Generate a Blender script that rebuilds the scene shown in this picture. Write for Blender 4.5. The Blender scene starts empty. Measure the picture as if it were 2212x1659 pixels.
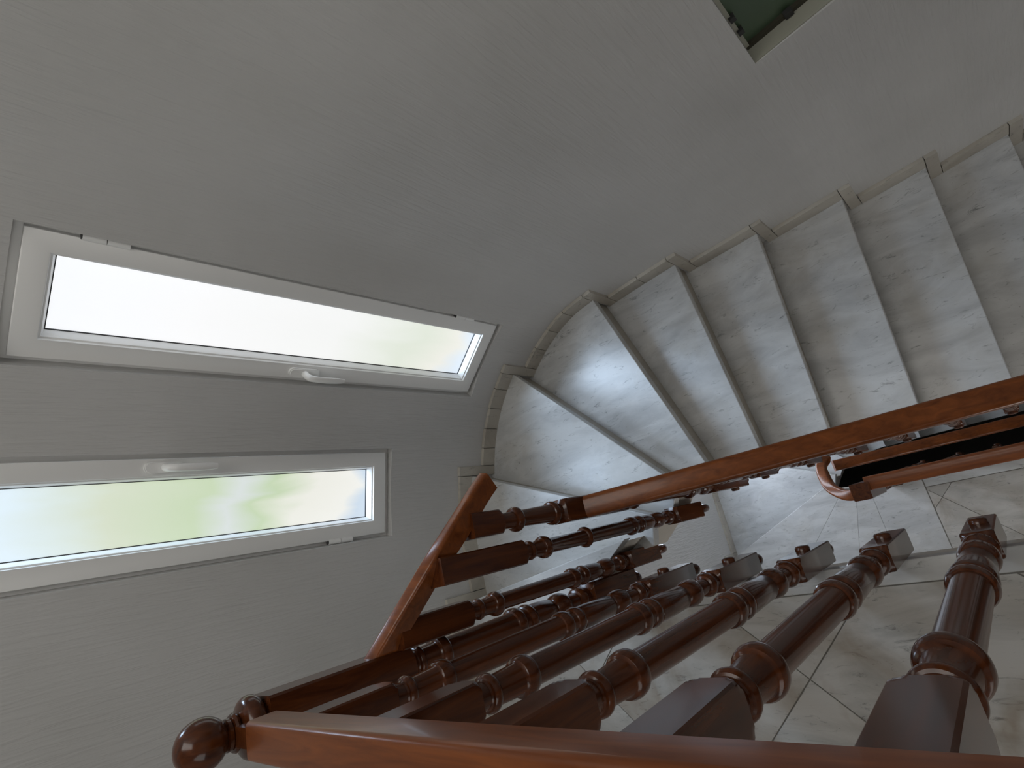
import bpy, bmesh, math, random
from mathutils import Vector, Matrix
random.seed(7)

# ---------------------------------------------------------------- frame of the stairwell
# Plan units: x along the landing rail, y across the open well, h = drop below the camera.
S = 1.20                    # metres per plan unit
LAND = 1.27                 # landing floor lies this far below the camera
R = 0.12                   # riser
STOREY = 2.23


def W(x, y, h):
    return Vector((x * S, y * S, (LAND - h) * S))


def hk(k):                  # drop of tread k (tread -1 is the landing)
    return 1.39 + R * k


# ---------------------------------------------------------------- camera
scene = bpy.context.scene
cam_d = bpy.data.cameras.new('camera')
cam = bpy.data.objects.new('camera', cam_d)
scene.collection.objects.link(cam)
right = Vector((0.69993249, -0.21548049, -0.6809278))
down = Vector((-0.35405926, -0.93268963, -0.06879019))
fwd = Vector((-0.62027136, 0.28923728, -0.72911264))
m = Matrix.Identity(4)
for i in range(3):
    m[i][0] = right[i]
    m[i][1] = -down[i]
    m[i][2] = -fwd[i]
m.translation = W(0, 0, 0)
cam.matrix_world = m
cam_d.sensor_fit = 'HORIZONTAL'
cam_d.sensor_width = 36
cam_d.lens = 36 * 1150 / 2212
cam_d.clip_start = 0.02
scene.camera = cam

# ---------------------------------------------------------------- world, lights, exposure
world = bpy.data.worlds.new('world')
scene.world = world
world.use_nodes = True
world.node_tree.nodes['Background'].inputs[0].default_value = (0.75, 0.85, 1.0, 1)
world.node_tree.nodes['Background'].inputs[1].default_value = 0.5
scene.view_settings.view_transform = 'Standard'
scene.view_settings.look = 'None'
scene.view_settings.gamma = 1.0
scene.view_settings.exposure = 0.0
PANE = 0.92                  # brightness of the daylit frosted panes


def area(name, loc, target, sx, sy, power, col):
    d = bpy.data.lights.new(name, 'AREA')
    d.shape = 'RECTANGLE'
    d.size, d.size_y, d.energy, d.color = sx, sy, power, col
    o = bpy.data.objects.new(name, d)
    scene.collection.objects.link(o)
    o.location = loc
    o.rotation_euler = (Vector(target) - Vector(loc)).to_track_quat('-Z', 'Y').to_euler()
    return o


# added soft fill under the ceiling; its white surround is built further down
CEIL_FILL = dict(x0=-1.2, x1=0.4, y0=0.05, y1=0.75, power=16)
area('ceiling_fill', W((CEIL_FILL['x0'] + CEIL_FILL['x1']) / 2, (CEIL_FILL['y0'] + CEIL_FILL['y1']) / 2, -1.44),
     W((CEIL_FILL['x0'] + CEIL_FILL['x1']) / 2, (CEIL_FILL['y0'] + CEIL_FILL['y1']) / 2, 1), (CEIL_FILL['x1'] - CEIL_FILL['x0']) * S, (CEIL_FILL['y1'] - CEIL_FILL['y0']) * S, CEIL_FILL['power'], (1.0, 0.97, 0.92))
# added fill light at the back wall, brightens the far wall
BACK_FILL = dict(x0=0.0, x1=1.4, h0=-1.0, h1=0.2, power=11)
area('back_wall_fill', W((BACK_FILL['x0'] + BACK_FILL['x1']) / 2, -1.285, (BACK_FILL['h0'] + BACK_FILL['h1']) / 2),
     W((BACK_FILL['x0'] + BACK_FILL['x1']) / 2, 0.5, (BACK_FILL['h0'] + BACK_FILL['h1']) / 2), (BACK_FILL['x1'] - BACK_FILL['x0']) * S, (BACK_FILL['h1'] - BACK_FILL['h0']) * S, BACK_FILL['power'], (1.0, 0.98, 0.95))
# added fill light one storey down, brightens the lower wall and rails
area('lower_storey_fill', W(0.45, -1.285, 2.2), W(-0.6, 0.2, 2.5), 1.5, 1.1, 18, (1.0, 0.98, 0.94))
# open sky outside the two tall windows, higher than the camera can see through them
SKYW = 1000
area('sky_outside_window', W(-1.25 - 0.63 * 1.4, 0.67 + 0.77 * 1.4, -0.8), W(-1.1, 0.6, 0.85), 1.9, 1.5, SKYW, (0.58, 0.76, 1.0))
area('sky_outside_window', W(-1.51 - 1.4, 0.27 + 0.4, -1.1), W(-1.35, 0.25, 0.65), 1.9, 1.5, SKYW, (0.58, 0.76, 1.0))
PANE_LOW = 12.0              # unseen lower panes, glow raised to brighten the storey below

C = scene.collection


# ---------------------------------------------------------------- materials
def new_mat(name):
    mt = bpy.data.materials.new(name)
    mt.use_nodes = True
    nt = mt.node_tree
    return mt, nt, nt.nodes['Principled BSDF'], nt.nodes, nt.links


def simple(name, col, rough=0.5, coat=0.0, metallic=0.0):
    mt, nt, b, N, L = new_mat(name)
    b.inputs['Base Color'].default_value = (*col, 1)
    b.inputs['Roughness'].default_value = rough
    b.inputs['Coat Weight'].default_value = coat
    b.inputs['Metallic'].default_value = metallic
    return mt


def coords(N, L, scale=(1, 1, 1), kind='Object', rot=(0, 0, 0), rnd=False):
    tc = N.new('ShaderNodeTexCoord')
    mp = N.new('ShaderNodeMapping')
    mp.inputs['Scale'].default_value = scale
    mp.inputs['Rotation'].default_value = rot
    L.new(tc.outputs[kind], mp.inputs['Vector'])
    if rnd:
        oi = N.new('ShaderNodeObjectInfo')
        mu = N.new('ShaderNodeMath')
        mu.operation = 'MULTIPLY'
        mu.inputs[1].default_value = 37.0
        L.new(oi.outputs['Random'], mu.inputs[0])
        cx = N.new('ShaderNodeCombineXYZ')
        L.new(mu.outputs[0], cx.inputs[0])
        L.new(mu.outputs[0], cx.inputs[1])
        L.new(cx.outputs[0], mp.inputs['Location'])
    return mp.outputs['Vector']


def noise(N, L, vec, scale, detail=4, rough=0.55, dist=0.0):
    n = N.new('ShaderNodeTexNoise')
    n.inputs['Scale'].default_value = scale
    n.inputs['Detail'].default_value = detail
    n.inputs['Roughness'].default_value = rough
    n.inputs['Distortion'].default_value = dist
    L.new(vec, n.inputs['Vector'])
    return n.outputs['Fac']


def ramp(N, L, fac, stops):
    r = N.new('ShaderNodeValToRGB')
    e = r.color_ramp.elements
    while len(e) < len(stops):
        e.new(0.5)
    for i, (p, c) in enumerate(stops):
        e[i].position = p
        e[i].color = (*c, 1) if len(c) == 3 else c
    L.new(fac, r.inputs[0])
    return r.outputs['Color']


def mixc(N, L, a, b, fac, mode='MIX'):
    mx = N.new('ShaderNodeMix')
    mx.data_type = 'RGBA'
    mx.blend_type = mode
    for sock, v in ((mx.inputs[6], a), (mx.inputs[7], b)):
        if isinstance(v, tuple):
            sock.default_value = (*v, 1)
        else:
            L.new(v, sock)
    if isinstance(fac, float):
        mx.inputs[0].default_value = fac
    else:
        L.new(fac, mx.inputs[0])
    return mx.outputs[2]


def bump(N, L, b, hgt, strength, dist=0.01):
    bp = N.new('ShaderNodeBump')
    bp.inputs['Strength'].default_value = strength
    bp.inputs['Distance'].default_value = dist
    L.new(hgt, bp.inputs['Height'])
    L.new(bp.outputs['Normal'], b.inputs['Normal'])


def plaster_mat():
    mt, nt, b, N, L = new_mat('brushed_plaster')
    v = coords(N, L, (55, 55, 5.0))
    f = noise(N, L, v, 1.6, 3, 0.5, 0.6)
    v2 = coords(N, L, (1, 1, 1))
    f2 = noise(N, L, v2, 2.2, 3)
    col = ramp(N, L, f2, [(0.3, (0.545, 0.54, 0.525)), (0.7, (0.60, 0.595, 0.585))])
    L.new(col, b.inputs['Base Color'])
    b.inputs['Roughness'].default_value = 0.75
    b.inputs['Specular IOR Level'].default_value = 0.3
    r2 = ramp(N, L, f, [(0.40, (0, 0, 0)), (0.66, (1, 1, 1))])
    bump(N, L, b, r2, 0.38, 0.003)
    return mt


def marble_mat(name, base, grey, stain, stain_amt, rough=0.28):
    mt, nt, b, N, L = new_mat(name)
    v = coords(N, L, (1, 1, 1), rnd=True)
    vs = coords(N, L, (1.0, 3.2, 1.0), rot=(0, 0, 0.5), rnd=True)
    big = noise(N, L, vs, 3.0, 6, 0.62, 0.8)
    c1 = ramp(N, L, big, [(0.32, grey), (0.60, base)])
    flecks = noise(N, L, vs, 15, 6, 0.74, 1.2)
    fl = ramp(N, L, flecks, [(0.58, (0, 0, 0)), (0.74, (1, 1, 1))])
    c2 = mixc(N, L, c1, tuple(0.33 * g for g in grey), fl)
    st = noise(N, L, v, 4.3, 4, 0.6, 0.5)
    sr = ramp(N, L, st, [(0.50, (0, 0, 0)), (0.78, (stain_amt,) * 3)])
    c3 = mixc(N, L, c2, stain, sr)
    L.new(c3, b.inputs['Base Color'])
    b.inputs['Roughness'].default_value = rough
    return mt


def wood_mat(name, dark, light, rough=0.2, coat=0.35, axis='Z'):
    mt, nt, b, N, L = new_mat(name)
    sc = {'Z': (16, 16, 1.6), 'X': (1.6, 16, 16), 'Y': (16, 1.6, 16)}[axis]
    v = coords(N, L, sc, rnd=True)
    g = noise(N, L, v, 3.0, 5, 0.6, 1.0)
    c = ramp(N, L, g, [(0.25, dark), (0.75, light)])
    L.new(c, b.inputs['Base Color'])
    b.inputs['Roughness'].default_value = rough
    b.inputs['Coat Weight'].default_value = coat
    b.inputs['Coat Roughness'].default_value = 0.08
    b.inputs['Specular IOR Level'].default_value = 0.32
    return mt


def pane_mat(name, stops, height, strength):
    """frosted pane lit from outside: blurred bands of the garden behind it, by height."""
    mt, nt, b, N, L = new_mat(name)
    tc = N.new('ShaderNodeTexCoord')
    sep = N.new('ShaderNodeSeparateXYZ')
    L.new(tc.outputs['Object'], sep.inputs[0])
    f = noise(N, L, coords(N, L, (9.0, 9.0, 2.2)), 1.0, 3, 0.5, 0.4)
    ad = N.new('ShaderNodeMath')
    ad.operation = 'MULTIPLY_ADD'
    L.new(f, ad.inputs[0])
    ad.inputs[1].default_value = 0.30
    L.new(sep.outputs['Z'], ad.inputs[2])
    sc = N.new('ShaderNodeMath')
    sc.operation = 'MULTIPLY_ADD'
    L.new(ad.outputs[0], sc.inputs[0])
    sc.inputs[1].default_value = 1.0 / height
    sc.inputs[2].default_value = -0.15 / height
    col = ramp(N, L, sc.outputs[0], stops)
    L.new(col, b.inputs['Emission Color'])
    b.inputs['Emission Strength'].default_value = strength
    b.inputs['Base Color'].default_value = (0.25, 0.25, 0.25, 1)
    b.inputs['Roughness'].default_value = 0.25
    tr = N.new('ShaderNodeBsdfTransparent')
    mx = N.new('ShaderNodeMixShader')
    mx.inputs[0].default_value = 0.65
    L.new(tr.outputs[0], mx.inputs[1])
    L.new(b.outputs[0], mx.inputs[2])
    L.new(mx.outputs[0], N['Material Output'].inputs['Surface'])
    return mt


M = dict(
    plaster=plaster_mat(),
    string=simple('string_plaster', (0.66, 0.62, 0.55), 0.8),
    marble=marble_mat('white_marble', (0.60, 0.605, 0.60), (0.43, 0.435, 0.435), (0.36, 0.32, 0.25), 0.4),
    tile=marble_mat('warm_marble', (0.53, 0.51, 0.475), (0.36, 0.345, 0.315), (0.24, 0.17, 0.10), 0.9),
    skirt=marble_mat('skirting_marble', (0.52, 0.49, 0.43), (0.42, 0.39, 0.34), (0.30, 0.26, 0.20), 0.6, 0.45),
    riser=marble_mat('riser_marble', (0.46, 0.42, 0.355), (0.36, 0.33, 0.28), (0.27, 0.23, 0.17), 0.4, 0.4),
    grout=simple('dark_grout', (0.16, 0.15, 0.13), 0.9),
    rail=wood_mat('rail_mahogany', (0.11, 0.028, 0.007), (0.26, 0.075, 0.017), 0.28, 0.15, 'X'),
    wood=wood_mat('turned_mahogany', (0.028, 0.007, 0.003), (0.125, 0.034, 0.009), 0.2, 0.25, 'Z'),
    pvc=simple('white_frame_plastic', (0.90, 0.90, 0.885), 0.35),
    gasket=simple('black_gasket', (0.03, 0.03, 0.03), 0.6),
    steel=simple('hinge_pin', (0.05, 0.05, 0.05), 0.4),
    greenglass=simple('dark_green_glass', (0.075, 0.115, 0.07), 0.3),
    darkframe=simple('dark_frame', (0.05, 0.045, 0.03), 0.5),
    sill=simple('sill_plaster', (0.36, 0.36, 0.30), 0.8),
)


# ---------------------------------------------------------------- mesh helpers
def finish(name, bm, mat, parent=None, smooth=None):
    me = bpy.data.meshes.new(name)
    bmesh.ops.recalc_face_normals(bm, faces=bm.faces)
    bm.to_mesh(me)
    bm.free()
    if smooth is not None:
        for p in me.polygons:
            p.use_smooth = True
        me.set_sharp_from_angle(angle=math.radians(smooth))
    me.materials.append(mat)
    o = bpy.data.objects.new(name, me)
    C.objects.link(o)
    if parent:
        o.parent = parent
    return o


def empty(name, loc=(0, 0, 0)):
    o = bpy.data.objects.new(name, None)
    o.empty_display_size = 0.1
    C.objects.link(o)
    o.location = loc
    return o


def tag(o, label, cat, group=None, kind=None):
    o['label'] = label
    o['category'] = cat
    if group:
        o['group'] = group
    if kind:
        o['kind'] = kind
    return o


def prism_into(bm, pts, ztop, zbot):
    """pts: plan points (world xy); ztop/zbot number or list per point."""
    n = len(pts)
    zt = ztop if isinstance(ztop, (list, tuple)) else [ztop] * n
    zb = zbot if isinstance(zbot, (list, tuple)) else [zbot] * n
    a = [bm.verts.new((p[0], p[1], zt[i])) for i, p in enumerate(pts)]
    b = [bm.verts.new((p[0], p[1], zb[i])) for i, p in enumerate(pts)]
    bm.faces.new(a)
    bm.faces.new(b[::-1])
    for i in range(n):
        j = (i + 1) % n
        bm.faces.new((a[i], b[i], b[j], a[j]))
    return a, b


def prism(name, plan, htop, thick, mat, parent=None, bev=0.0025):
    bm = bmesh.new()
    pts = [(p[0] * S, p[1] * S) for p in plan]
    z = (LAND - htop) * S
    a, b = prism_into(bm, pts, z, z - thick * S)
    if bev:
        top = [e for e in bm.edges if all(v in a for v in e.verts)]
        bmesh.ops.bevel(bm, geom=top, offset=bev, segments=2, affect='EDGES', profile=0.5)
    return finish(name, bm, mat, parent)


def box_between(bm, p, q, w, t, up=Vector((0, 0, 1))):
    """box from p to q with width w across and thickness t along up."""
    d = (q - p)
    s = d.cross(up).normalized() * (w / 2)
    u = up * (t / 2)
    vs = [bm.verts.new(x) for x in (p + s + u, p - s + u, p - s - u, p + s - u, q + s + u, q - s + u, q - s - u, q + s - u)]
    for f in ((0, 1, 2, 3), (7, 6, 5, 4), (0, 4, 5, 1), (1, 5, 6, 2), (2, 6, 7, 3), (3, 7, 4, 0)):
        bm.faces.new([vs[i] for i in f])


def clip_poly(poly, a, b):
    """keep the part of poly left of the line a->b."""
    out = []
    def side(p):
        return (b[0] - a[0]) * (p[1] - a[1]) - (b[1] - a[1]) * (p[0] - a[0])
    for i in range(len(poly)):
        p, q = poly[i], poly[(i + 1) % len(poly)]
        sp, sq = side(p), side(q)
        if sp >= 0:
            out.append(p)
        if (sp > 0 > sq) or (sp < 0 < sq):
            t = sp / (sp - sq)
            out.append((p[0] + t * (q[0] - p[0]), p[1] + t * (q[1] - p[1])))
    return out


def poly_area(p):
    return 0.5 * sum(p[i][0] * p[(i + 1) % len(p)][1] - p[(i + 1) % len(p)][0] * p[i][1] for i in range(len(p)))


def catmull(pts, n=12):
    out = []
    for i in range(len(pts) - 1):
        p0 = pts[max(i - 1, 0)]
        p1, p2 = pts[i], pts[i + 1]
        p3 = pts[min(i + 2, len(pts) - 1)]
        for j in range(n):
            t = j / n
            out.append(tuple(0.5 * ((2 * b) + (-a + c) * t + (2 * a - 5 * b + 4 * c - d) * t * t + (-a + 3 * b - 3 * c + d) * t ** 3)
                             for a, b, c, d in zip(p0, p1, p2, p3)))
    out.append(tuple(pts[-1]))
    return out


# ---------------------------------------------------------------- the curved outer wall
WPTS = [(-1.535, -1.30), (-1.535, -0.9), (-1.535, -0.5), (-1.535, -0.1), (-1.530, 0.10), (-1.497, 0.27), (-1.447, 0.415), (-1.378, 0.53),
        (-1.290, 0.627), (-1.180, 0.718), (-1.045, 0.785), (-0.91, 0.812), (-0.64, 0.832), (-0.37, 0.842), (-0.11, 0.858),
        (0.12, 0.872), (0.33, 0.893), (0.8, 0.93), (2.0, 1.0)]
WP = catmull(WPTS, 14)
WS = [0.0]
for i in range(1, len(WP)):
    WS.append(WS[-1] + math.dist(WP[i], WP[i - 1]))


def wall_at(s, off=0.0):
    """point on the wall at arc length s, moved off towards the room."""
    i = 0
    while i < len(WS) - 2 and WS[i + 1] < s:
        i += 1
    t = (s - WS[i]) / (WS[i + 1] - WS[i])
    x = WP[i][0] + t * (WP[i + 1][0] - WP[i][0])
    y = WP[i][1] + t * (WP[i + 1][1] - WP[i][1])
    j0, j1 = max(i - 1, 0), min(i + 2, len(WP) - 1)
    tx, ty = WP[j1][0] - WP[j0][0], WP[j1][1] - WP[j0][1]
    l = math.hypot(tx, ty)
    return (x + off * ty / l, y - off * tx / l)


def wall_s(p):
    best = (9, 0)
    n = 1500
    for i in range(n + 1):
        s = WS[-1] * i / n
        d = math.dist(wall_at(s), p)
        if d < best[0]:
            best = (d, s)
    return best[1]


def wall_along(s0, s1, off=0.0, step=0.03):
    n = max(1, int(math.ceil((s1 - s0) / step)))
    return [wall_at(s0 + (s1 - s0) * i / n, off) for i in range(n + 1)]


# windows: (left jamb plan point, right jamb plan point, top drop, bottom drop) of the frame's outer edge
WIN1 = dict(a=(-1.358, 0.588), b=(-1.146, 0.761), top=0.083, bot=1.330)
WIN2 = dict(a=(-1.553, 0.143), b=(-1.482, 0.394), top=-0.220, bot=1.020)
NICHE = dict(a=(-0.103, 0.897), b=(0.42, 0.935), top=0.30, bot=1.142)
LOW1 = dict(WIN1, top=WIN1['top'] + STOREY, bot=WIN1['bot'] + STOREY)
LOW2 = dict(WIN2, top=WIN2['top'] + STOREY, bot=WIN2['bot'] + STOREY)
HTOP, HBOT = -1.5, 6.6


def unit2(a, b):
    d = (b[0] - a[0], b[1] - a[1])
    l = math.hypot(*d)
    return (d[0] / l, d[1] / l)


def make_wall():
    holes = []
    for w, g in ((WIN1, 0.016), (WIN2, 0.016), (NICHE, 0.0), (LOW1, 0.016), (LOW2, 0.016)):
        u = unit2(w['a'], w['b'])
        a = (w['a'][0] - u[0] * g, w['a'][1] - u[1] * g)
        b = (w['b'][0] + u[0] * g, w['b'][1] + u[1] * g)
        holes.append(dict(s0=wall_s(a), s1=wall_s(b), top=w['top'] - g, bot=w['bot'] + g, a=a, u=u))
    ss = set()
    n = 170
    for i in range(n + 1):
        ss.add(WS[-1] * i / n)
    for h in holes:
        ss = {s for s in ss if abs(s - h['s0']) > 0.004 and abs(s - h['s1']) > 0.004} | {h['s0'], h['s1']}
    ss = sorted(ss)
    hs = sorted({HTOP, HBOT} | {h['top'] for h in holes} | {h['bot'] for h in holes})
    bm = bmesh.new()
    grid = {}
    def v(i, j):
        if (i, j) not in grid:
            p = wall_at(ss[i])
            grid[(i, j)] = bm.verts.new(W(p[0], p[1], hs[j]))
        return grid[(i, j)]
    for i in range(len(ss) - 1):
        for j in range(len(hs) - 1):
            sm, hm = (ss[i] + ss[i + 1]) / 2, (hs[j] + hs[j + 1]) / 2
            if any(h['s0'] < sm < h['s1'] and h['top'] < hm < h['bot'] for h in holes):
                continue
            bm.faces.new((v(i, j), v(i + 1, j), v(i + 1, j + 1), v(i, j + 1)))
    # reveals back to each frame plane
    for h in holes:
        idx = [i for i, s in enumerate(ss) if h['s0'] - 1e-6 <= s <= h['s1'] + 1e-6]
        def back(i):
            p = wall_at(ss[i])
            t = (p[0] - h['a'][0]) * h['u'][0] + (p[1] - h['a'][1]) * h['u'][1]
            return (h['a'][0] + t * h['u'][0] - h['u'][1] * 0.035, h['a'][1] + t * h['u'][1] + h['u'][0] * 0.035)
        for hh in (h['top'], h['bot']):
            fr = [bm.verts.new(W(*wall_at(ss[i]), hh)) for i in idx]
            bk = [bm.verts.new(W(*back(i), hh)) for i in idx]
            for q in range(len(idx) - 1):
                bm.faces.new((fr[q], fr[q + 1], bk[q + 1], bk[q]))
        for i in (idx[0], idx[-1]):
            q = [W(*wall_at(ss[i]), h['top']), W(*wall_at(ss[i]), h['bot']), W(*back(i), h['bot']), W(*back(i), h['top'])]
            bm.faces.new([bm.verts.new(x) for x in q])
    o = finish('wall_left', bm, M['plaster'], smooth=40)
    return tag(o, 'curved grey plaster wall wrapping the outside of the winding stairs', 'wall', kind='structure')


make_wall()


def flat_wall(name, a, b, label):
    bm = bmesh.new()
    u = unit2(a, b)
    nx, ny = u[1] * 0.1, -u[0] * 0.1
    pts = [a, b, (b[0] + nx, b[1] + ny), (a[0] + nx, a[1] + ny)]
    prism_into(bm, [(p[0] * S, p[1] * S) for p in pts], (LAND - HTOP) * S, (LAND - HBOT) * S)
    return tag(finish(name, bm, M['plaster']), label, 'wall', kind='structure')


flat_wall('wall_right', (2.0, -1.3), (2.0, 1.0), 'plain plaster wall closing the far right end of the stairwell')
flat_wall('wall_back', (-1.535, -1.3), (2.0, -1.3), 'plain plaster wall behind the landing')
bm = bmesh.new()
prism_into(bm, [(x * S, y * S) for x, y in ((-1.7, -1.45), (2.15, -1.45), (2.15, 1.2), (-1.7, 1.2))], (LAND - HTOP) * S + 0.1, (LAND - HTOP) * S)
tag(finish('ceiling', bm, M['plaster']), 'plain plaster ceiling above the stairwell', 'ceiling', kind='structure')
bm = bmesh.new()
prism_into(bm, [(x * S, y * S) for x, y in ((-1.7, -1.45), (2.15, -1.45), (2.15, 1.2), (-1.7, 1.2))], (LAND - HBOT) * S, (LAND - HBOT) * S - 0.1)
tag(finish('floor', bm, M['grout']), 'floor at the bottom of the stairwell, coloured dark for the unlit depth', 'floor', kind='structure')  # dark colour stands in for the shade of the deep well

# ---------------------------------------------------------------- landings with diagonal tiles
SLAB = 0.16
TS = 0.395


def tiles_in(region, level, parent, ox):
    """diagonal marble tiles clipped to a convex counter-clockwise region."""
    gap = 0.0012
    c = math.sqrt(0.5)
    for i in range(-14, 15):
        for j in range(-14, 15):
            u0, u1 = i * TS + ox[0] + gap, (i + 1) * TS + ox[0] - gap
            v0, v1 = j * TS + ox[1] + gap, (j + 1) * TS + ox[1] - gap
            sq = [((u - v) * c, (u + v) * c) for u, v in ((u0, v0), (u1, v0), (u1, v1), (u0, v1))]
            for q in range(len(region)):
                sq = clip_poly(sq, region[q], region[(q + 1) % len(region)])
                if len(sq) < 3:
                    break
            if len(sq) >= 3 and poly_area(sq) > 0.0006:
                prism('tile', sq, level, 0.012, M['tile'], parent, 0.0008)


def landing(level, outline, label):
    bm = bmesh.new()
    pts = [(x * S, y * S) for x, y in outline]
    prism_into(bm, pts, (LAND - level) * S - 0.0015, (LAND - level) * S - 0.015)
    o = finish('floor', bm, M['grout'])
    bm = bmesh.new()
    prism_into(bm, pts, (LAND - level) * S - 0.015, (LAND - level - SLAB) * S)
    finish('plaster_slab', bm, M['string'], o)
    return tag(o, label, 'floor', kind='structure')


EY = -0.192                 # landing edge towards the well
CORNER = [(-0.975, EY), (-0.93, -0.105), (-0.828, -0.046)]
L1 = landing(hk(-1), [(-1.53, -1.3), (2.0, -1.3), (2.0, EY)] + CORNER + [(-1.53, -0.150)],
             'upper landing floor of warm marble laid diagonally behind the near balusters')
# joints lie at x+y=-0.856 and x-y=-0.084
c_ = math.sqrt(0.5)
tiles_in([(-1.525, -1.3), (2.0, -1.3), (2.0, EY - 0.032), (-1.525, EY - 0.032)], hk(-1), L1, (-0.856 * c_, 0.084 * c_))
prism('edge_strip', [(-0.975, EY - 0.03), (2.0, EY - 0.03), (2.0, EY + 0.012), (-0.975, EY + 0.012)], hk(-1), 0.03, M['marble'], L1)
prism('edge_strip', [(-1.525, EY - 0.03), (-0.977, EY - 0.03), (-0.977, EY + 0.012), (-0.920, -0.107), (-0.818, -0.040), (-1.525, -0.142)], hk(-1), 0.03, M['marble'], L1)

G2 = 1.1475                 # lower storey figures were measured against a floor at 3.05
EY2 = -0.101
H2 = hk(-1) + STOREY
FAN_C = [(-0.402, EY2), (-0.643, EY2), (-0.706, -0.106), (-0.775, -0.098), (-0.843, -0.052)]
FAN_O = [(-0.402, -1.3), (-0.643, -1.3), (-1.073, -1.3), (-1.525, -0.905), (-1.525, -0.37)]
L2 = landing(H2, [(-1.53, -1.3), (2.0, -1.3), (2.0, EY2 - 0.004), (-0.643, EY2 - 0.004), (-0.80, -0.08), (-1.53, -0.41)],
             'lower landing floor of pale marble seen down the open well')
tiles_in([(-0.398, -1.3), (2.0, -1.3), (2.0, EY2 - 0.063), (-0.398, EY2 - 0.063)], H2, L2, (-0.574 * c_, 0.126 * c_))
prism('edge_strip', [(-0.398, EY2 - 0.06), (2.0, EY2 - 0.06), (2.0, EY2 + 0.004), (-0.398, EY2 + 0.004)], H2, 0.03, M['marble'], L2)
for i in range(4):
    a, b, c, d = FAN_C[i], FAN_C[i + 1], FAN_O[i + 1], FAN_O[i]
    pts = [a, b, c, d]
    if i == 2:
        pts = [a, b, c, (-1.525, -1.3), d]
    ctr = (sum(p[0] for p in pts) / len(pts), sum(p[1] for p in pts) / len(pts))
    pts = [(p[0] + 0.002 * (ctr[0] - p[0]), p[1] + 0.002 * (ctr[1] - p[1])) for p in pts]
    prism('fan_slab', pts[::-1], H2, 0.03, M['marble'], L2, 0.002)

# ---------------------------------------------------------------- the winding flights
NOSE = {-1: ((-1.53, -0.145), (-0.812, -0.042)),
        0: ((-1.505, 0.300), (-0.785, 0.003)),
        1: ((-1.277, 0.642), (-0.745, 0.076)),
        2: ((-0.912, 0.811), (-0.680, 0.088)),
        3: ((-0.621, 0.833), (-0.557, 0.096)),
        4: ((-0.364, 0.842), (-0.386, 0.100)),
        5: ((-0.110, 0.858), (-0.161, 0.105)),
        6: ((0.116, 0.871), (0.060, 0.110)),
        7: ((0.334, 0.893), (0.275, 0.115)),
        8: ((0.555, 0.912), (0.495, 0.120)),
        9: ((0.776, 0.928), (0.715, 0.125)),
        10: ((0.996, 0.942), (0.935, 0.130)),
        11: ((1.216, 0.955), (1.155, 0.135)),
        12: ((1.436, 0.967), (1.375, 0.140))}
NOSE_LOW = dict(NOSE)
NOSE_LOW[-1] = ((-1.525, -0.372), (-0.845, -0.052))
NOSE_LOW[0] = ((-1.505, 0.300), (-0.800, 0.000))


def shift_line(line, d):
    """move a nosing line downstairs by d (plan)."""
    (ax, ay), (bx, by) = line
    ux, uy = unit2((ax, ay), (bx, by))
    nx, ny = -uy, ux            # left of outer->inner direction is downstairs
    return ((ax + nx * d, ay + ny * d), (bx + nx * d, by + ny * d))


def flight(nose, drop, kmax, label):
    root = empty('staircase', W(-1.15, 0.3, hk(0) + drop))
    inv = Matrix.Translation(-root.location)
    def child(o):
        o.parent = root
        o.matrix_parent_inverse = inv
        return o
    body = bmesh.new()
    for k in range(0, kmax + 1):
        h = hk(k) + drop
        fo, fi = nose[k]
        (bo, bi) = shift_line(nose[k - 1], -0.035)
        s0, s1 = wall_s(bo), wall_s(fo)
        outer = wall_along(s0, s1, -0.004, 0.05)
        mid = []
        if k == 2:
            mid = [(-0.718, 0.083)]
        # front edge to inner end, inner side, back edge, along the wall
        plan = [fi] + mid + [bi] + outer
        if poly_area(plan) < 0:
            plan = plan[::-1]
        child(prism('tread', plan, h, 0.03, M['marble'], None, 0.003))
        # riser under the nosing
        rl = shift_line(nose[k], -0.022)
        p, q = W(*rl[0], h), W(*rl[1], h)
        bm = bmesh.new()
        t = 0.016 * S
        mz = Vector((0, 0, -(0.03 + R / 2) * S + 0.015 * S))
        box_between(bm, p + mz, q + mz, t, (R - 0.03) * S)
        child(finish('riser', bm, M['riser']))
        # plaster body with a smooth sloping underside
        (fo2, fi2) = shift_line(nose[k], -0.03)
        ins = lambda pt, pt2: (pt[0] + 0.012 * unit2(pt, pt2)[0], pt[1] + 0.012 * unit2(pt, pt2)[1])
        fi3, bi3 = ins(fi2, fo2), ins(bi, bo)
        zt = (LAND - h - 0.03) * S
        zf = (LAND - (h + R + 0.10)) * S
        zb = (LAND - (h + 0.10)) * S
        op = wall_along(s0, wall_s(fo2), -0.004, 0.08)
        pts = [fi3, bi3] + op
        zz = [zf, zb] + [zb + (zf - zb) * i / (len(op) - 1) for i in range(len(op))]
        if poly_area(pts) < 0:
            pts, zz = pts[::-1], zz[::-1]
        prism_into(body, [(a * S, b * S) for a, b in pts], zt, zz)
    child(finish('plaster_string', body, M['string']))
    return tag(root, label, 'staircase')


flight(NOSE, 0.0, 12, 'white marble winding staircase descending along the curved wall')
flight(NOSE_LOW, STOREY, 10, 'lower marble staircase continuing down beneath the upper flight')

# ---------------------------------------------------------------- skirting tiles along the wall
SK = 0.062


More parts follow.
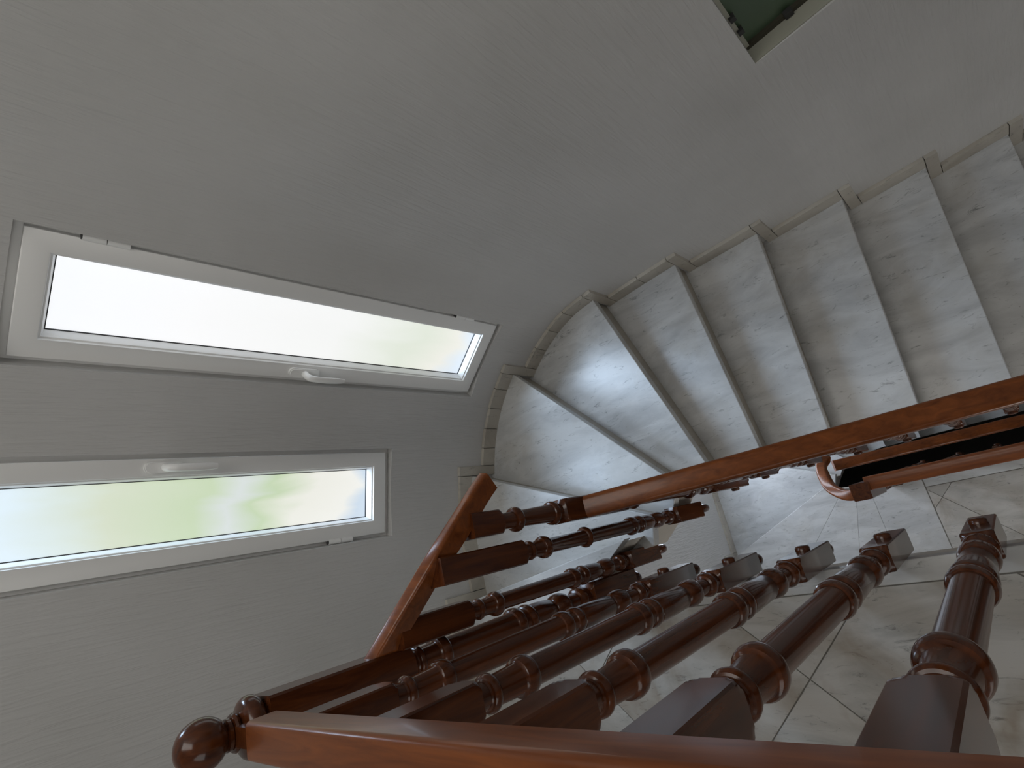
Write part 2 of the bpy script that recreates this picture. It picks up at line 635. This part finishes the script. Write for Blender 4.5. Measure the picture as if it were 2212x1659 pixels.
def skirting(nose, drop, kmax, label, full):
    root = empty('baseboard_left', W(-1.53, 0.2, hk(0) + drop))
    inv = Matrix.Translation(-root.location)
    tk = 0.013

    def piece(s0, s1, ht, hb):
        bm = bmesh.new()
        a = wall_along(s0, s1, tk, 0.03)
        b = wall_along(s0, s1, -0.003, 0.03)
        pts = a + b[::-1]
        if poly_area(pts) < 0:
            pts = pts[::-1]
        prism_into(bm, [(p[0] * S, p[1] * S) for p in pts], (LAND - ht) * S, (LAND - hb) * S)
        o = finish('skirting_tile', bm, M['skirt'])
        o.parent = root
        o.matrix_parent_inverse = inv

    ext = 0.036
    e = 0.0012
    for k in range(-1, kmax + 1):
        h = hk(k) + drop
        s1 = wall_s(nose[k][0])
        s0 = wall_s(nose[k - 1][0]) + ext if k >= 0 else 0.02
        L = s1 - s0
        n = {0: 4, 1: 5, 2: 4, 3: 2}.get(k, 1) if full else 2
        if k == -1:
            n = 4
        cuts = [s0 + L * (i + (random.uniform(-0.12, 0.12) if 0 < i < n else 0)) / n for i in range(n + 1)]
        for i in range(n):
            piece(cuts[i] + e, cuts[i + 1] - e, h - SK + random.uniform(-0.002, 0.002), h + 0.001)
        piece(s1 + e, s1 + ext - e, h - SK, h + R)
    tag(root, label, 'skirting', kind='structure')


skirting(NOSE, 0.0, 11, 'beige marble skirting stepping down the curved wall beside the stairs', True)
skirting(NOSE_LOW, STOREY, 4, 'beige marble skirting along the lower flight', False)


# ---------------------------------------------------------------- windows
def window(name, w, label, hinge_side, handle_h, hinge_hs, pane_stops, pane_scale, detail=True):
    ax, ay = w['a']
    u = unit2(w['a'], w['b'])
    width = math.dist(w['a'], w['b']) * S
    height = (w['bot'] - w['top']) * S
    root = empty(name, W(ax, ay, w['bot']))
    # local frame: X across, Y into the room, Z up
    ang = math.atan2(u[1], u[0])
    root.rotation_euler = (0, 0, ang)
    inward = -1.0            # room lies on local -Y (to the right of a->b)

    def ring(nm, x0, z0, x1, z1, mw, y0, y1, mat, parent, bev=0.002, inner_slope=0.0):
        bm = bmesh.new()
        o_ = [(x0, z0), (x1, z0), (x1, z1), (x0, z1)]
        i_ = [(x0 + mw, z0 + mw), (x1 - mw, z0 + mw), (x1 - mw, z1 - mw), (x0 + mw, z1 - mw)]
        ib = [(x0 + mw + inner_slope, z0 + mw + inner_slope), (x1 - mw - inner_slope, z0 + mw + inner_slope),
              (x1 - mw - inner_slope, z1 - mw - inner_slope), (x0 + mw + inner_slope, z1 - mw - inner_slope)]
        F = [bm.verts.new((x, y1, z)) for x, z in o_]
        G = [bm.verts.new((x, y1, z)) for x, z in i_]
        H = [bm.verts.new((x, y0, z)) for x, z in o_]
        K = [bm.verts.new((x, y0, z)) for x, z in ib]
        fe = []
        for i in range(4):
            j = (i + 1) % 4
            bm.faces.new((F[i], F[j], G[j], G[i]))
            bm.faces.new((H[j], H[i], K[i], K[j]))
            bm.faces.new((F[j], F[i], H[i], H[j]))
            bm.faces.new((G[i], G[j], K[j], K[i]))
        ed = [e for e in bm.edges if (e.verts[0] in F and e.verts[1] in F) or (e.verts[0] in G and e.verts[1] in G)]
        if bev:
            bmesh.ops.bevel(bm, geom=ed, offset=bev, segments=3, affect='EDGES', profile=0.5)
        return finish(nm, bm, mat, parent, 35)

    frame = ring('frame', -0.034, -0.034, width + 0.034, height + 0.034, 0.052, 0.05, 0.006, M['pvc'], root)
    sash = ring('sash', 0, 0, width, height, 0.052, 0.03, -0.013, M['pvc'], root, 0.003, 0.004)
    bead = ring('glazing_bead', 0.052, 0.052, width - 0.052, height - 0.052, 0.005, 0.026, -0.004, M['pvc'], sash, 0.001, 0.008)
    g0 = 0.0635
    ring('gasket', g0, g0, width - g0, height - g0, 0.003, 0.028, 0.0235, M['gasket'], sash, 0)
    bm = bmesh.new()
    x0, x1, z0, z1 = 0.055, width - 0.055, 0.055, height - 0.055
    vs = [bm.verts.new(p) for p in ((x0, 0.027, z0), (x1, 0.027, z0), (x1, 0.027, z1), (x0, 0.027, z1),
                                    (x0, 0.033, z0), (x1, 0.033, z0), (x1, 0.033, z1), (x0, 0.033, z1))]
    for f in ((0, 1, 2, 3), (7, 6, 5, 4), (0, 4, 5, 1), (1, 5, 6, 2), (2, 6, 7, 3), (3, 7, 4, 0)):
        bm.faces.new([vs[i] for i in f])
    finish('pane', bm, pane_mat(name + '_frosted_glass', pane_stops, height, PANE if detail else PANE_LOW), sash)
    if not detail:
        return tag(root, label, 'window', kind='structure')
    # hinges: two knuckles with a dark pin end
    hx = width + 0.004 if hinge_side > 0 else -0.004
    for hh in hinge_hs:
        zc = (w['bot'] - hh) * S
        hroot = None
        for q in range(2):
            bm = bmesh.new()
            bmesh.ops.create_cone(bm, cap_ends=True, segments=14, radius1=0.010, radius2=0.010, depth=0.046,
                                  matrix=Matrix.Translation((hx, -0.010, zc - 0.024 + q * 0.048)))
            o = finish('hinge', bm, M['pvc'], root if q == 0 else hroot, 40)
            if q == 0:
                hroot = o
        bm = bmesh.new()
        bmesh.ops.create_cone(bm, cap_ends=True, segments=12, radius1=0.008, radius2=0.008, depth=0.003,
                              matrix=Matrix.Translation((hx, -0.010, zc + 0.0485)))
        finish('hinge_pin', bm, M['steel'], hroot, 40)
    # handle: rounded plate, boss and lever pointing down
    hxx = 0.026 if hinge_side > 0 else width - 0.026
    zc = (w['bot'] - handle_h) * S
    bm = bmesh.new()
    n = 20
    pts = []
    for i in range(n):
        a = 2 * math.pi * i / n
        pts.append((0.017 * math.cos(a), 0.017 * math.sin(a) + (0.036 if math.sin(a) > 0 else -0.036)))
    F = [bm.verts.new((hxx + x, -0.024, zc + z)) for x, z in pts]
    B = [bm.verts.new((hxx + x, -0.011, zc + z)) for x, z in pts]
    bm.faces.new(F)
    bm.faces.new(B[::-1])
    for i in range(n):
        bm.faces.new((F[i], F[(i + 1) % n], B[(i + 1) % n], B[i]))
    bmesh.ops.bevel(bm, geom=[e for e in bm.edges if e.verts[0] in F and e.verts[1] in F], offset=0.003, segments=2, affect='EDGES')
    plate = finish('handle', bm, M['pvc'], root, 40)
    bm = bmesh.new()
    prof = [(0, -0.018, 0.0, 0.010, 0.010), (0, -0.034, 0.0, 0.0095, 0.0095), (0, -0.046, -0.004, 0.010, 0.009),
            (0, -0.052, -0.022, 0.0095, 0.006), (0, -0.053, -0.055, 0.010, 0.005), (0, -0.051, -0.085, 0.0095, 0.0045), (0, -0.049, -0.108, 0.007, 0.004)]
    rings = []
    for i, (x, y, z, rx, rt) in enumerate(prof):
        p = Vector((hxx + x, y * 1.15, zc + z * 1.2))
        nx = Vector(prof[min(i + 1, len(prof) - 1)][:3]) - Vector(prof[max(i - 1, 0)][:3])
        nx.normalize()
        side = Vector((1, 0, 0))
        oth = nx.cross(side).normalized()
        rings.append([bm.verts.new(p + side * rx * 1.2 * math.cos(t) + oth * rt * 1.2 * math.sin(t)) for t in [2 * math.pi * j / 12 for j in range(12)]])
    for i in range(len(rings) - 1):
        for j in range(12):
            bm.faces.new((rings[i][j], rings[i][(j + 1) % 12], rings[i + 1][(j + 1) % 12], rings[i + 1][j]))
    bm.faces.new(rings[0])
    bm.faces.new(rings[-1][::-1])
    finish('lever', bm, M['pvc'], plate, 60)
    return tag(root, label, 'window', kind='structure')


P1 = [(0.04, (0.74, 0.83, 0.92)), (0.12, (0.88, 0.86, 0.76)), (0.24, (0.76, 0.80, 0.66)), (0.42, (0.93, 0.92, 0.88)), (0.75, (0.97, 0.95, 0.93)), (1.0, (0.95, 0.95, 0.95))]
P2 = [(0.05, (0.58, 0.68, 0.78)), (0.10, (0.90, 0.88, 0.80)), (0.22, (0.86, 0.84, 0.74)), (0.30, (0.52, 0.64, 0.36)), (0.36, (0.68, 0.72, 0.68)),
      (0.42, (0.54, 0.65, 0.38)), (0.58, (0.63, 0.68, 0.48)), (0.74, (0.72, 0.84, 0.90))]
PL = [(0.3, (0.74, 0.84, 1.0)), (0.7, (0.80, 0.88, 1.0))]
window('window_1', WIN1, 'narrow white framed frosted window nearer the marble treads', 1, 0.695, (0.207, 1.175), P1, None)
window('window_2', WIN2, 'narrow white framed frosted window with green tint nearer the landing', -1, 0.386, (-0.05, 0.861), P2, None)
window('window_3', LOW1, 'narrow frosted window of the storey below', 1, 0, (), PL, None, False)
window('window_4', LOW2, 'second narrow frosted window of the storey below', -1, 0, (), PL, None, False)


def niche():
    w = NICHE
    root = empty('window_5', W(*w['a'], w['bot']))
    u = unit2(w['a'], w['b'])
    root.rotation_euler = (0, 0, math.atan2(u[1], u[0]))
    width = math.dist(w['a'], w['b']) * S
    height = (w['bot'] - w['top']) * S

    def bx(nm, x0, x1, y0, y1, z0, z1, mat, parent):
        bm = bmesh.new()
        vs = [bm.verts.new(p) for p in ((x0, y0, z0), (x1, y0, z0), (x1, y1, z0), (x0, y1, z0), (x0, y0, z1), (x1, y0, z1), (x1, y1, z1), (x0, y1, z1))]
        for f in ((3, 2, 1, 0), (4, 5, 6, 7), (0, 1, 5, 4), (1, 2, 6, 5), (2, 3, 7, 6), (3, 0, 4, 7)):
            bm.faces.new([vs[i] for i in f])
        return finish(nm, bm, mat, parent)
    bx('sill', 0.0, width + 0.01, -0.0435, 0.06, -0.03, 0.004, M['sill'], root)
    bx('pane', 0, width, 0.012, 0.02, 0, height, M['greenglass'], root)
    bx('frame', 0, width, 0.0, 0.03, 0.003, 0.016, M['darkframe'], root)
    bx('frame', 0.0, 0.010, 0.0, 0.03, 0.016, height, M['sill'], root)
    for z in (0.075, 0.13):
        bx('glass_clip', 0.004, 0.018, -0.008, 0.006, z, z + 0.015, M['gasket'], root)
    for x in (0.10, 0.30, 0.5):
        bx('glass_clip', x, x + 0.02, -0.008, 0.006, 0.008, 0.026, M['gasket'], root)
    tag(root, 'dark green internal window high in the far wall above the stairs', 'window', kind='structure')


niche()


def plain_frame(name, corners, w, label):
    """simple white surround of an added fill light, with no opening behind it."""
    bm = bmesh.new()
    n = (corners[1] - corners[0]).cross(corners[3] - corners[0]).normalized()
    for i in range(4):
        p, q = corners[i], corners[(i + 1) % 4]
        d = (q - p).normalized() * (w / 2)
        box_between(bm, p - d, q + d, w, 0.05, n)
    return tag(finish(name, bm, M['pvc']), label, 'window', kind='structure')


x0, x1, y0, y1 = CEIL_FILL['x0'] - 0.03, CEIL_FILL['x1'] + 0.03, CEIL_FILL['y0'] - 0.03, CEIL_FILL['y1'] + 0.03  # surrounds of the three added fill lights, out of view
plain_frame('fill_frame_ceiling', [W(x0, y0, -1.47), W(x1, y0, -1.47), W(x1, y1, -1.47), W(x0, y1, -1.47)], 0.06, 'added white surround of the ceiling fill light over the stairs')
x0, x1, y0, y1 = BACK_FILL['x0'] - 0.03, BACK_FILL['x1'] + 0.03, BACK_FILL['h0'] - 0.03, BACK_FILL['h1'] + 0.03
plain_frame('fill_frame_back', [W(x0, -1.29, y0), W(x1, -1.29, y0), W(x1, -1.29, y1), W(x0, -1.29, y1)], 0.06, 'added white surround of the fill light on the wall behind the landing')
plain_frame('fill_frame_lower', [W(-0.2, -1.29, 1.72), W(1.1, -1.29, 1.72), W(1.1, -1.29, 2.68), W(-0.2, -1.29, 2.68)], 0.06, 'added white surround of the fill light behind the lower landing')


# ---------------------------------------------------------------- turned posts
def bead_st(h, hw, r0, r1, n=7):
    return [(h + hw * math.sin(t), r0 + (r1 - r0) * math.cos(t), 9) for t in [-math.pi / 2 + math.pi * i / (n - 1) for i in range(n)]]


def turned(name, st, mat, nth=16):
    """st: stations (drop, turning radius, square half-width); each cross-section is the square trimmed by the turning."""
    base = []
    for q in range(4):
        for f in [i / nth for i in range(nth)]:
            base.append(math.pi / 4 + q * math.pi / 2 + f * math.pi / 2)
    ca = math.atan2(0.90, 1.0)
    ang = sorted({round(a % (2 * math.pi), 6) for a in base} |
                 {round((q * math.pi / 2 + s * ca) % (2 * math.pi), 6) for q in range(4) for s in (-1, 1)})
    bm = bmesh.new()
    h0 = st[0][0]
    rows = []
    for h, rad, a in st:
        row = []
        for t in ang:
            c, s = abs(math.cos(t)), abs(math.sin(t))
            r = min(rad, a / max(c, s), 1.90 * a / (c + s)) if a < 5 else rad
            row.append(bm.verts.new((r * math.cos(t) * S, r * math.sin(t) * S, -(h - h0) * S)))
        rows.append(row)
    n = len(ang)
    for i in range(len(rows) - 1):
        for j in range(n):
            bm.faces.new((rows[i][j], rows[i][(j + 1) % n], rows[i + 1][(j + 1) % n], rows[i + 1][j]))
    bm.faces.new(rows[0][::-1])
    bm.faces.new(rows[-1])
    me_o = finish(name, bm, mat, None, 32)
    return me_o


def pommel(h0, h1, a, r_end, up=False):
    """square block shoulder running from the full square at h0 to the turned radius at h1."""
    out = []
    for i in range(7):
        t = i / 6
        rr = r_end + (a * 1.45 - r_end) * math.sqrt(max(0.0, 1 - t * t))
        out.append((h0 + (h1 - h0) * t, rr, a))
    return out


def spindle(top, blk_end, ring, collar, dcol, ball, ring3, blk0, blk1, knob, a=0.0195, rs=0.0165, mids=(), fin=None, rc=None, g=1.0):
    rc = rc or rs * 1.45
    st = list(fin or [])
    st += [(top, a * 1.5, a)]
    st += pommel(blk_end - 0.022, blk_end, a, rs * 0.92)
    st += [(ring - 0.008, rs * 0.85, 9)]
    st += bead_st(ring, 0.006, rs * 0.92, rs * 1.18)
    st += [(collar - 0.012, rs * 1.0, 9)]
    st += bead_st(collar, 0.010, rs * 1.08, rc)
    st += [(collar + 0.013, rs * 0.95, 9)]
    for mm in mids:
        st += [(mm - 0.009, rs * 1.0, 9)] + bead_st(mm, 0.007, rs * 1.02, rs * 1.45) + [(mm + 0.009, rs, 9)]
    st += [(dcol - 0.016, rs * 1.06, 9)]
    st += bead_st(dcol, 0.012, rs * 1.1, rc)
    st += [(dcol + 0.0145, rs * 1.0, 9)]
    d2 = dcol + 0.034
    st += bead_st(d2, 0.010, rs * 1.05, rc * 0.96)
    st += [(d2 + 0.012, rs * 1.16, 9), (d2 + 0.03, rs * 1.2, 9), (ball - 0.034, rs * 1.1, 9), (ball - 0.026, rs * 0.85, 9)]
    st += bead_st(ball, 0.024, rs * 0.72, rs * 1.32, 11)
    st += [(ball + 0.027, rs * 0.78, 9)]
    st += bead_st(ring3, 0.012, rs * 0.8, rs * 1.25)
    st += [(ring3 + 0.0135, rs * 1.0, 9)]
    pm = [(blk0 + blk0 + 0.014 - h, r, q) for h, r, q in pommel(blk0, blk0 + 0.014, a, rs)][::-1]
    st += pm
    st += [(blk1 - 0.012, a * 1.5, a), (blk1, a * 1.5, a * 0.62), (blk1 + 0.002, rs * 0.62, 9)]
    st += bead_st((blk1 + knob) / 2 + 0.003, (knob - blk1) / 2 - 0.004, rs * 0.5, rs * 0.8)
    st += [(knob, 0.003, 9)]
    return [(h * g, r * g, q * g if q < 5 else q) for h, r, q in st]


def screw_cap(parent, direction, h_rel, a, g=1.15):
    """round wooden cap over the fixing bolt on the block's face."""
    bm = bmesh.new()
    prof = [(0.0, 0.0125), (0.006, 0.0125), (0.0085, 0.0105), (0.0095, 0.006)]
    d = Vector((direction[0], direction[1], 0)).normalized()
    side = d.cross(Vector((0, 0, 1)))
    rows = []
    for y, r in prof:
        rows.append([bm.verts.new((d * (a + y * g - 0.001) + side * r * g * math.cos(t) + Vector((0, 0, 1)) * r * g * math.sin(t)) * S + Vector((0, 0, -h_rel * S)))
                     for t in [2 * math.pi * j / 18 for j in range(18)]])
    for i in range(len(rows) - 1):
        for j in range(18):
            bm.faces.new((rows[i][j], rows[i][(j + 1) % 18], rows[i + 1][(j + 1) % 18], rows[i + 1][j]))
    bm.faces.new(rows[-1][::-1])
    return finish('screw_cap', bm, M['wood'], parent, 40)


def place(o, root, x, y, h, rz=0.0):
    o.parent = root
    o.location = W(x, y, h) - root.location
    o.rotation_euler = (0, 0, rz)
    return o


def rail_mesh(name, path, w, t, mat, root, caps=True, rnd=0.010):
    """sweep a rounded handrail section along path of (x, y, drop of the top)."""
    sec = [(-w / 2, -t), (-w / 2, -rnd)]
    for i in range(1, 5):
        a = math.pi - (math.pi / 2) * i / 4
        sec.append((-w / 2 + rnd + rnd * math.cos(a), -rnd + rnd * math.sin(a)))
    sec += [(-x, z) for x, z in sec[::-1]]
    sec = [(w / 2 - 0.003 if False else x, z) for x, z in sec]
    P = [W(*p) for p in path]
    bm = bmesh.new()
    rows = []
    for i, p in enumerate(P):
        d = P[min(i + 1, len(P) - 1)] - P[max(i - 1, 0)]
        d.normalize()
        side = d.cross(Vector((0, 0, 1))).normalized()
        up = side.cross(d).normalized()
        rows.append([bm.verts.new(p - root.location + side * x * S + up * z * S) for x, z in sec])
    n = len(sec)
    for i in range(len(rows) - 1):
        for j in range(n):
            bm.faces.new((rows[i][j], rows[i][(j + 1) % n], rows[i + 1][(j + 1) % n], rows[i + 1][j]))
    if caps:
        bm.faces.new(rows[0])
        bm.faces.new(rows[-1][::-1])
    return finish(name, bm, mat, root, 30)


# ---- balustrade of the upper landing
GN = 1.15                   # size of the near balustrade relative to the spindle pattern
RT = 0.253 * GN             # drop of the landing rail's top
bal = empty('balustrade', W(-0.9, -0.155, hk(-1)))
AY = -0.1345 * GN
st = spindle(RT / GN + 0.02, 0.388, 0.408, 0.462, 0.715, 0.885, 0.955, 0.978, 1.19, 1.225, rc=0.0222, g=GN)
proto = turned('baluster', st, M['wood'])
cap = screw_cap(proto, (0, 1), 1.075 * GN - st[0][0], 0.0195 * GN)
BX = [-0.092, -0.238, -0.384, -0.545, -0.713]
xs = BX + [0.054, 0.2, 0.346, 0.492, 0.638, 0.784, 0.93]
for i, x in enumerate(xs):
    if i == 0:
        o = proto
    else:
        o = proto.copy()
        C.objects.link(o)
        cp = cap.copy()
        C.objects.link(cp)
        cp.parent = o
    place(o, bal, x, AY, st[0][0])
    # steel bolt and dark washer holding the block off the slab edge
    bm = bmesh.new()
    box_between(bm, W(x, AY - 0.019 * GN, 1.30) - W(x, AY, st[0][0]), W(x, EY + 0.003, 1.30) - W(x, AY, st[0][0]), 0.016, 0.016)
    finish('bolt', bm, M['wood'], o)
bm = bmesh.new()
box_between(bm, W(-0.865, AY, RT + 0.021) - bal.location, W(-0.800, AY, RT + 0.021) - bal.location, 0.030, 0.030)
finish('rail_filler', bm, M['wood'], bal)  # dark wood block filling the gap between newel and rail end
rail_mesh('handrail', [(-0.807, AY, RT), (-0.4, AY, RT), (0.0, AY, RT), (1.1, AY, RT)], 0.040 * GN, 0.034 * GN, M['rail'], bal, True, 0.006 * GN)
# newel with ball finial
na = 0.030
fin = [(0.203, 0.002, 9)] + [(0.232 - 0.029 * math.cos(t), 0.029 * math.sin(t), 9) for t in [0.15 + 2.45 * i / 12 for i in range(13)]]
fin += [(0.258, 0.018, 9), (0.262, 0.018, 9)] + bead_st(0.267, 0.004, 0.016, 0.022, 5) + [(0.272, 0.019, 9)]
fin += bead_st(0.286, 0.012, 0.024, 0.036, 9) + [(0.2985, 0.025, 9), (0.300, na * 1.5, na)]
st = spindle(0.304, 0.520, 0.537, 0.583, 0.765, 0.900, 0.968, 0.992, 1.18, 1.22, a=na, rs=0.0215, fin=fin, rc=0.030, g=GN)
newel = turned('newel_post', st, M['wood'], 20)
place(newel, bal, -0.778 * GN, -0.134 * GN, st[0][0])
screw_cap(newel, (0, 1), 1.08 * GN - st[0][0], na * GN)
tag(bal, 'mahogany landing balustrade with ball topped newel, thick turned balusters nearest the viewer', 'balustrade')

# ---- balustrade of the winding flight
bal2 = empty('balustrade', W(-0.8, 0.05, hk(0)))
left = [(-0.845, -0.155, 0.443, 1.115), (-0.790, -0.094, 0.470, 1.115), (-0.735, -0.030, 0.501, 1.125), (-0.687, 0.034, 0.537, 1.14),
        (-0.664, 0.100, 0.597, 1.16), (-0.652, 0.129, 0.626, 1.17)]
rail_mesh('handrail', catmull([((x + 0.012) * g, y * g, h * g) for x, y, h, g in left], 7), 0.026, 0.040, M['rail'], bal2, True, 0.006)


def post(name, x, y, *a, **kw):
    s_ = spindle(*a, **kw)
    o = turned(name, s_, M['wood'])
    return place(o, bal2, x * kw['g'], y * kw['g'], s_[0][0])


post('baluster', -0.738, -0.083, 0.480, 0.626, 0.647, 0.688, 0.915, 1.038, 1.096, 1.122, 1.270, 1.32, a=0.020, rs=0.0145, rc=0.0205, g=1.17)
post('baluster', -0.668, -0.009, 0.515, 0.708, 0.728, 0.768, 1.075, 1.195, 1.250, 1.273, 1.430, 1.49, a=0.020, rs=0.0140, mids=(0.898,), rc=0.0200, g=1.17)
# corner post that carries the long rail on its lower block
s_ = [(0.58, 0.03, 0.0195)] + pommel(0.632, 0.655, 0.0195, 0.013) + [(0.67, 0.0135, 9)] + bead_st(0.696, 0.009, 0.0145, 0.0215) + [(0.710, 0.0145, 9), (0.785, 0.0165, 9)]
s_ += bead_st(0.797, 0.008, 0.017, 0.022) + [(0.807, 0.017, 9)] + [(0.815 + 0.815 + 0.02 - h, r, q) for h, r, q in pommel(0.815, 0.835, 0.022, 0.017)][::-1]
s_ += [(1.02, 0.033, 0.022)] + pommel(1.02, 1.045, 0.022, 0.015) + [(1.06, 0.0145, 9)] + bead_st(1.09, 0.009, 0.015, 0.022) + [(1.11, 0.015, 9), (1.36, 0.017, 9)]
s_ += bead_st(1.38, 0.011, 0.017, 0.023) + [(1.40, 0.018, 9), (1.44, 0.016, 9)] + bead_st(1.47, 0.022, 0.012, 0.021, 9) + [(1.50, 0.014, 9)]
s_ += [(1.52 + 1.52 + 0.015 - h, r, q) for h, r, q in pommel(1.52, 1.535, 0.02, 0.015)][::-1] + [(1.77, 0.03, 0.02), (1.785, 0.03, 0.0125)] + bead_st(1.80, 0.012, 0.008, 0.012)
GC = 1.17
s_ = [(h * GC, r * GC, q * GC if q < 5 else q) for h, r, q in s_]
corner = turned('corner_post', s_, M['wood'])
place(corner, bal2, -0.655 * GC, 0.047 * GC, s_[0][0])
screw_cap(corner, (0, -1), 1.70 * GC - s_[0][0], 0.02 * GC)


def rail_h(x):
    return 1.02 + 0.45 * (x + 0.745)


def rail_y(x):
    return 0.0555 * rail_h(x) - 0.002


rail_mesh('handrail', [(-0.745 + i * 0.06, rail_y(-0.745 + i * 0.06), rail_h(-0.745 + i * 0.06)) for i in range(32)], 0.050, 0.038, M['rail'], bal2)
st2 = spindle(0.0, 0.12, 0.14, 0.19, 0.44, 0.61, 0.68, 0.70, 0.90, 0.94, rs=0.0140, a=0.017, rc=0.0185, g=1.0)
pr2 = turned('baluster', st2, M['wood'])
cap2 = screw_cap(pr2, (0, -1), 0.80, 0.017, 1.0)
bx2 = [-0.62 + 0.13 * i for i in range(14)]
for i, x in enumerate(bx2):
    o = pr2 if i == 0 else pr2.copy()
    if i:
        C.objects.link(o)
        cp = cap2.copy()
        C.objects.link(cp)
        cp.parent = o
    place(o, bal2, x, rail_y(x) + 0.004, rail_h(x) + 0.02)
tag(bal2, 'mahogany balustrade following the winding marble stairs down, with the long diagonal rail', 'balustrade')

# ---- balustrade of the storey below
bal3 = empty('balustrade', W(-0.52, -0.07, H2))
g = G2
RT3 = 2.30 * g
rail_mesh('handrail', [(-0.43 * g, -0.056 * g, RT3), (0.2, -0.056 * g, RT3), (1.2, -0.056 * g, RT3)], 0.056, 0.038, M['rail'], bal3)
arc = [(-0.43, -0.075, 2.31), (-0.50, -0.085, 2.33), (-0.56, -0.05, 2.38), (-0.585, 0.0, 2.43), (-0.59, 0.05, 2.49), (-0.57, 0.085, 2.55)]
rail_mesh('handrail', catmull([(x * g, y * g, h * g) for x, y, h in arc], 6), 0.046, 0.038, M['rail'], bal3)


def low_h(x):
    return 2.62 * g + 0.45 * (x + 0.57 * g)


rail_mesh('handrail', [(-0.57 * g + 0.06 * i, 0.0135 * low_h(-0.57 * g + 0.06 * i), low_h(-0.57 * g + 0.06 * i)) for i in range(22)], 0.052, 0.038, M['rail'], bal3)
st3 = spindle(0.0, 0.30, 0.32, 0.37, 0.50, 0.62, 0.68, 0.71, 0.86, 0.90, a=0.030, rs=0.022, rc=0.03, g=g)
nw3 = turned('newel_post', st3, M['wood'])
place(nw3, bal3, -0.445 * g, -0.078 * g, RT3 - 0.04)
for i in range(9):
    o = pr2.copy()
    C.objects.link(o)
    cp = cap2.copy()
    C.objects.link(cp)
    cp.parent = o
    place(o, bal3, -0.36 + 0.15 * i, -0.046 * g, RT3 + 0.02, math.pi)
for i in range(8):
    x = -0.58 + 0.14 * i
    o = pr2.copy()
    C.objects.link(o)
    place(o, bal3, x, 0.0135 * low_h(x) + 0.006, low_h(x) + 0.02)
tag(bal3, 'mahogany balustrade of the storey below with a curved rail, glimpsed down the well', 'balustrade')
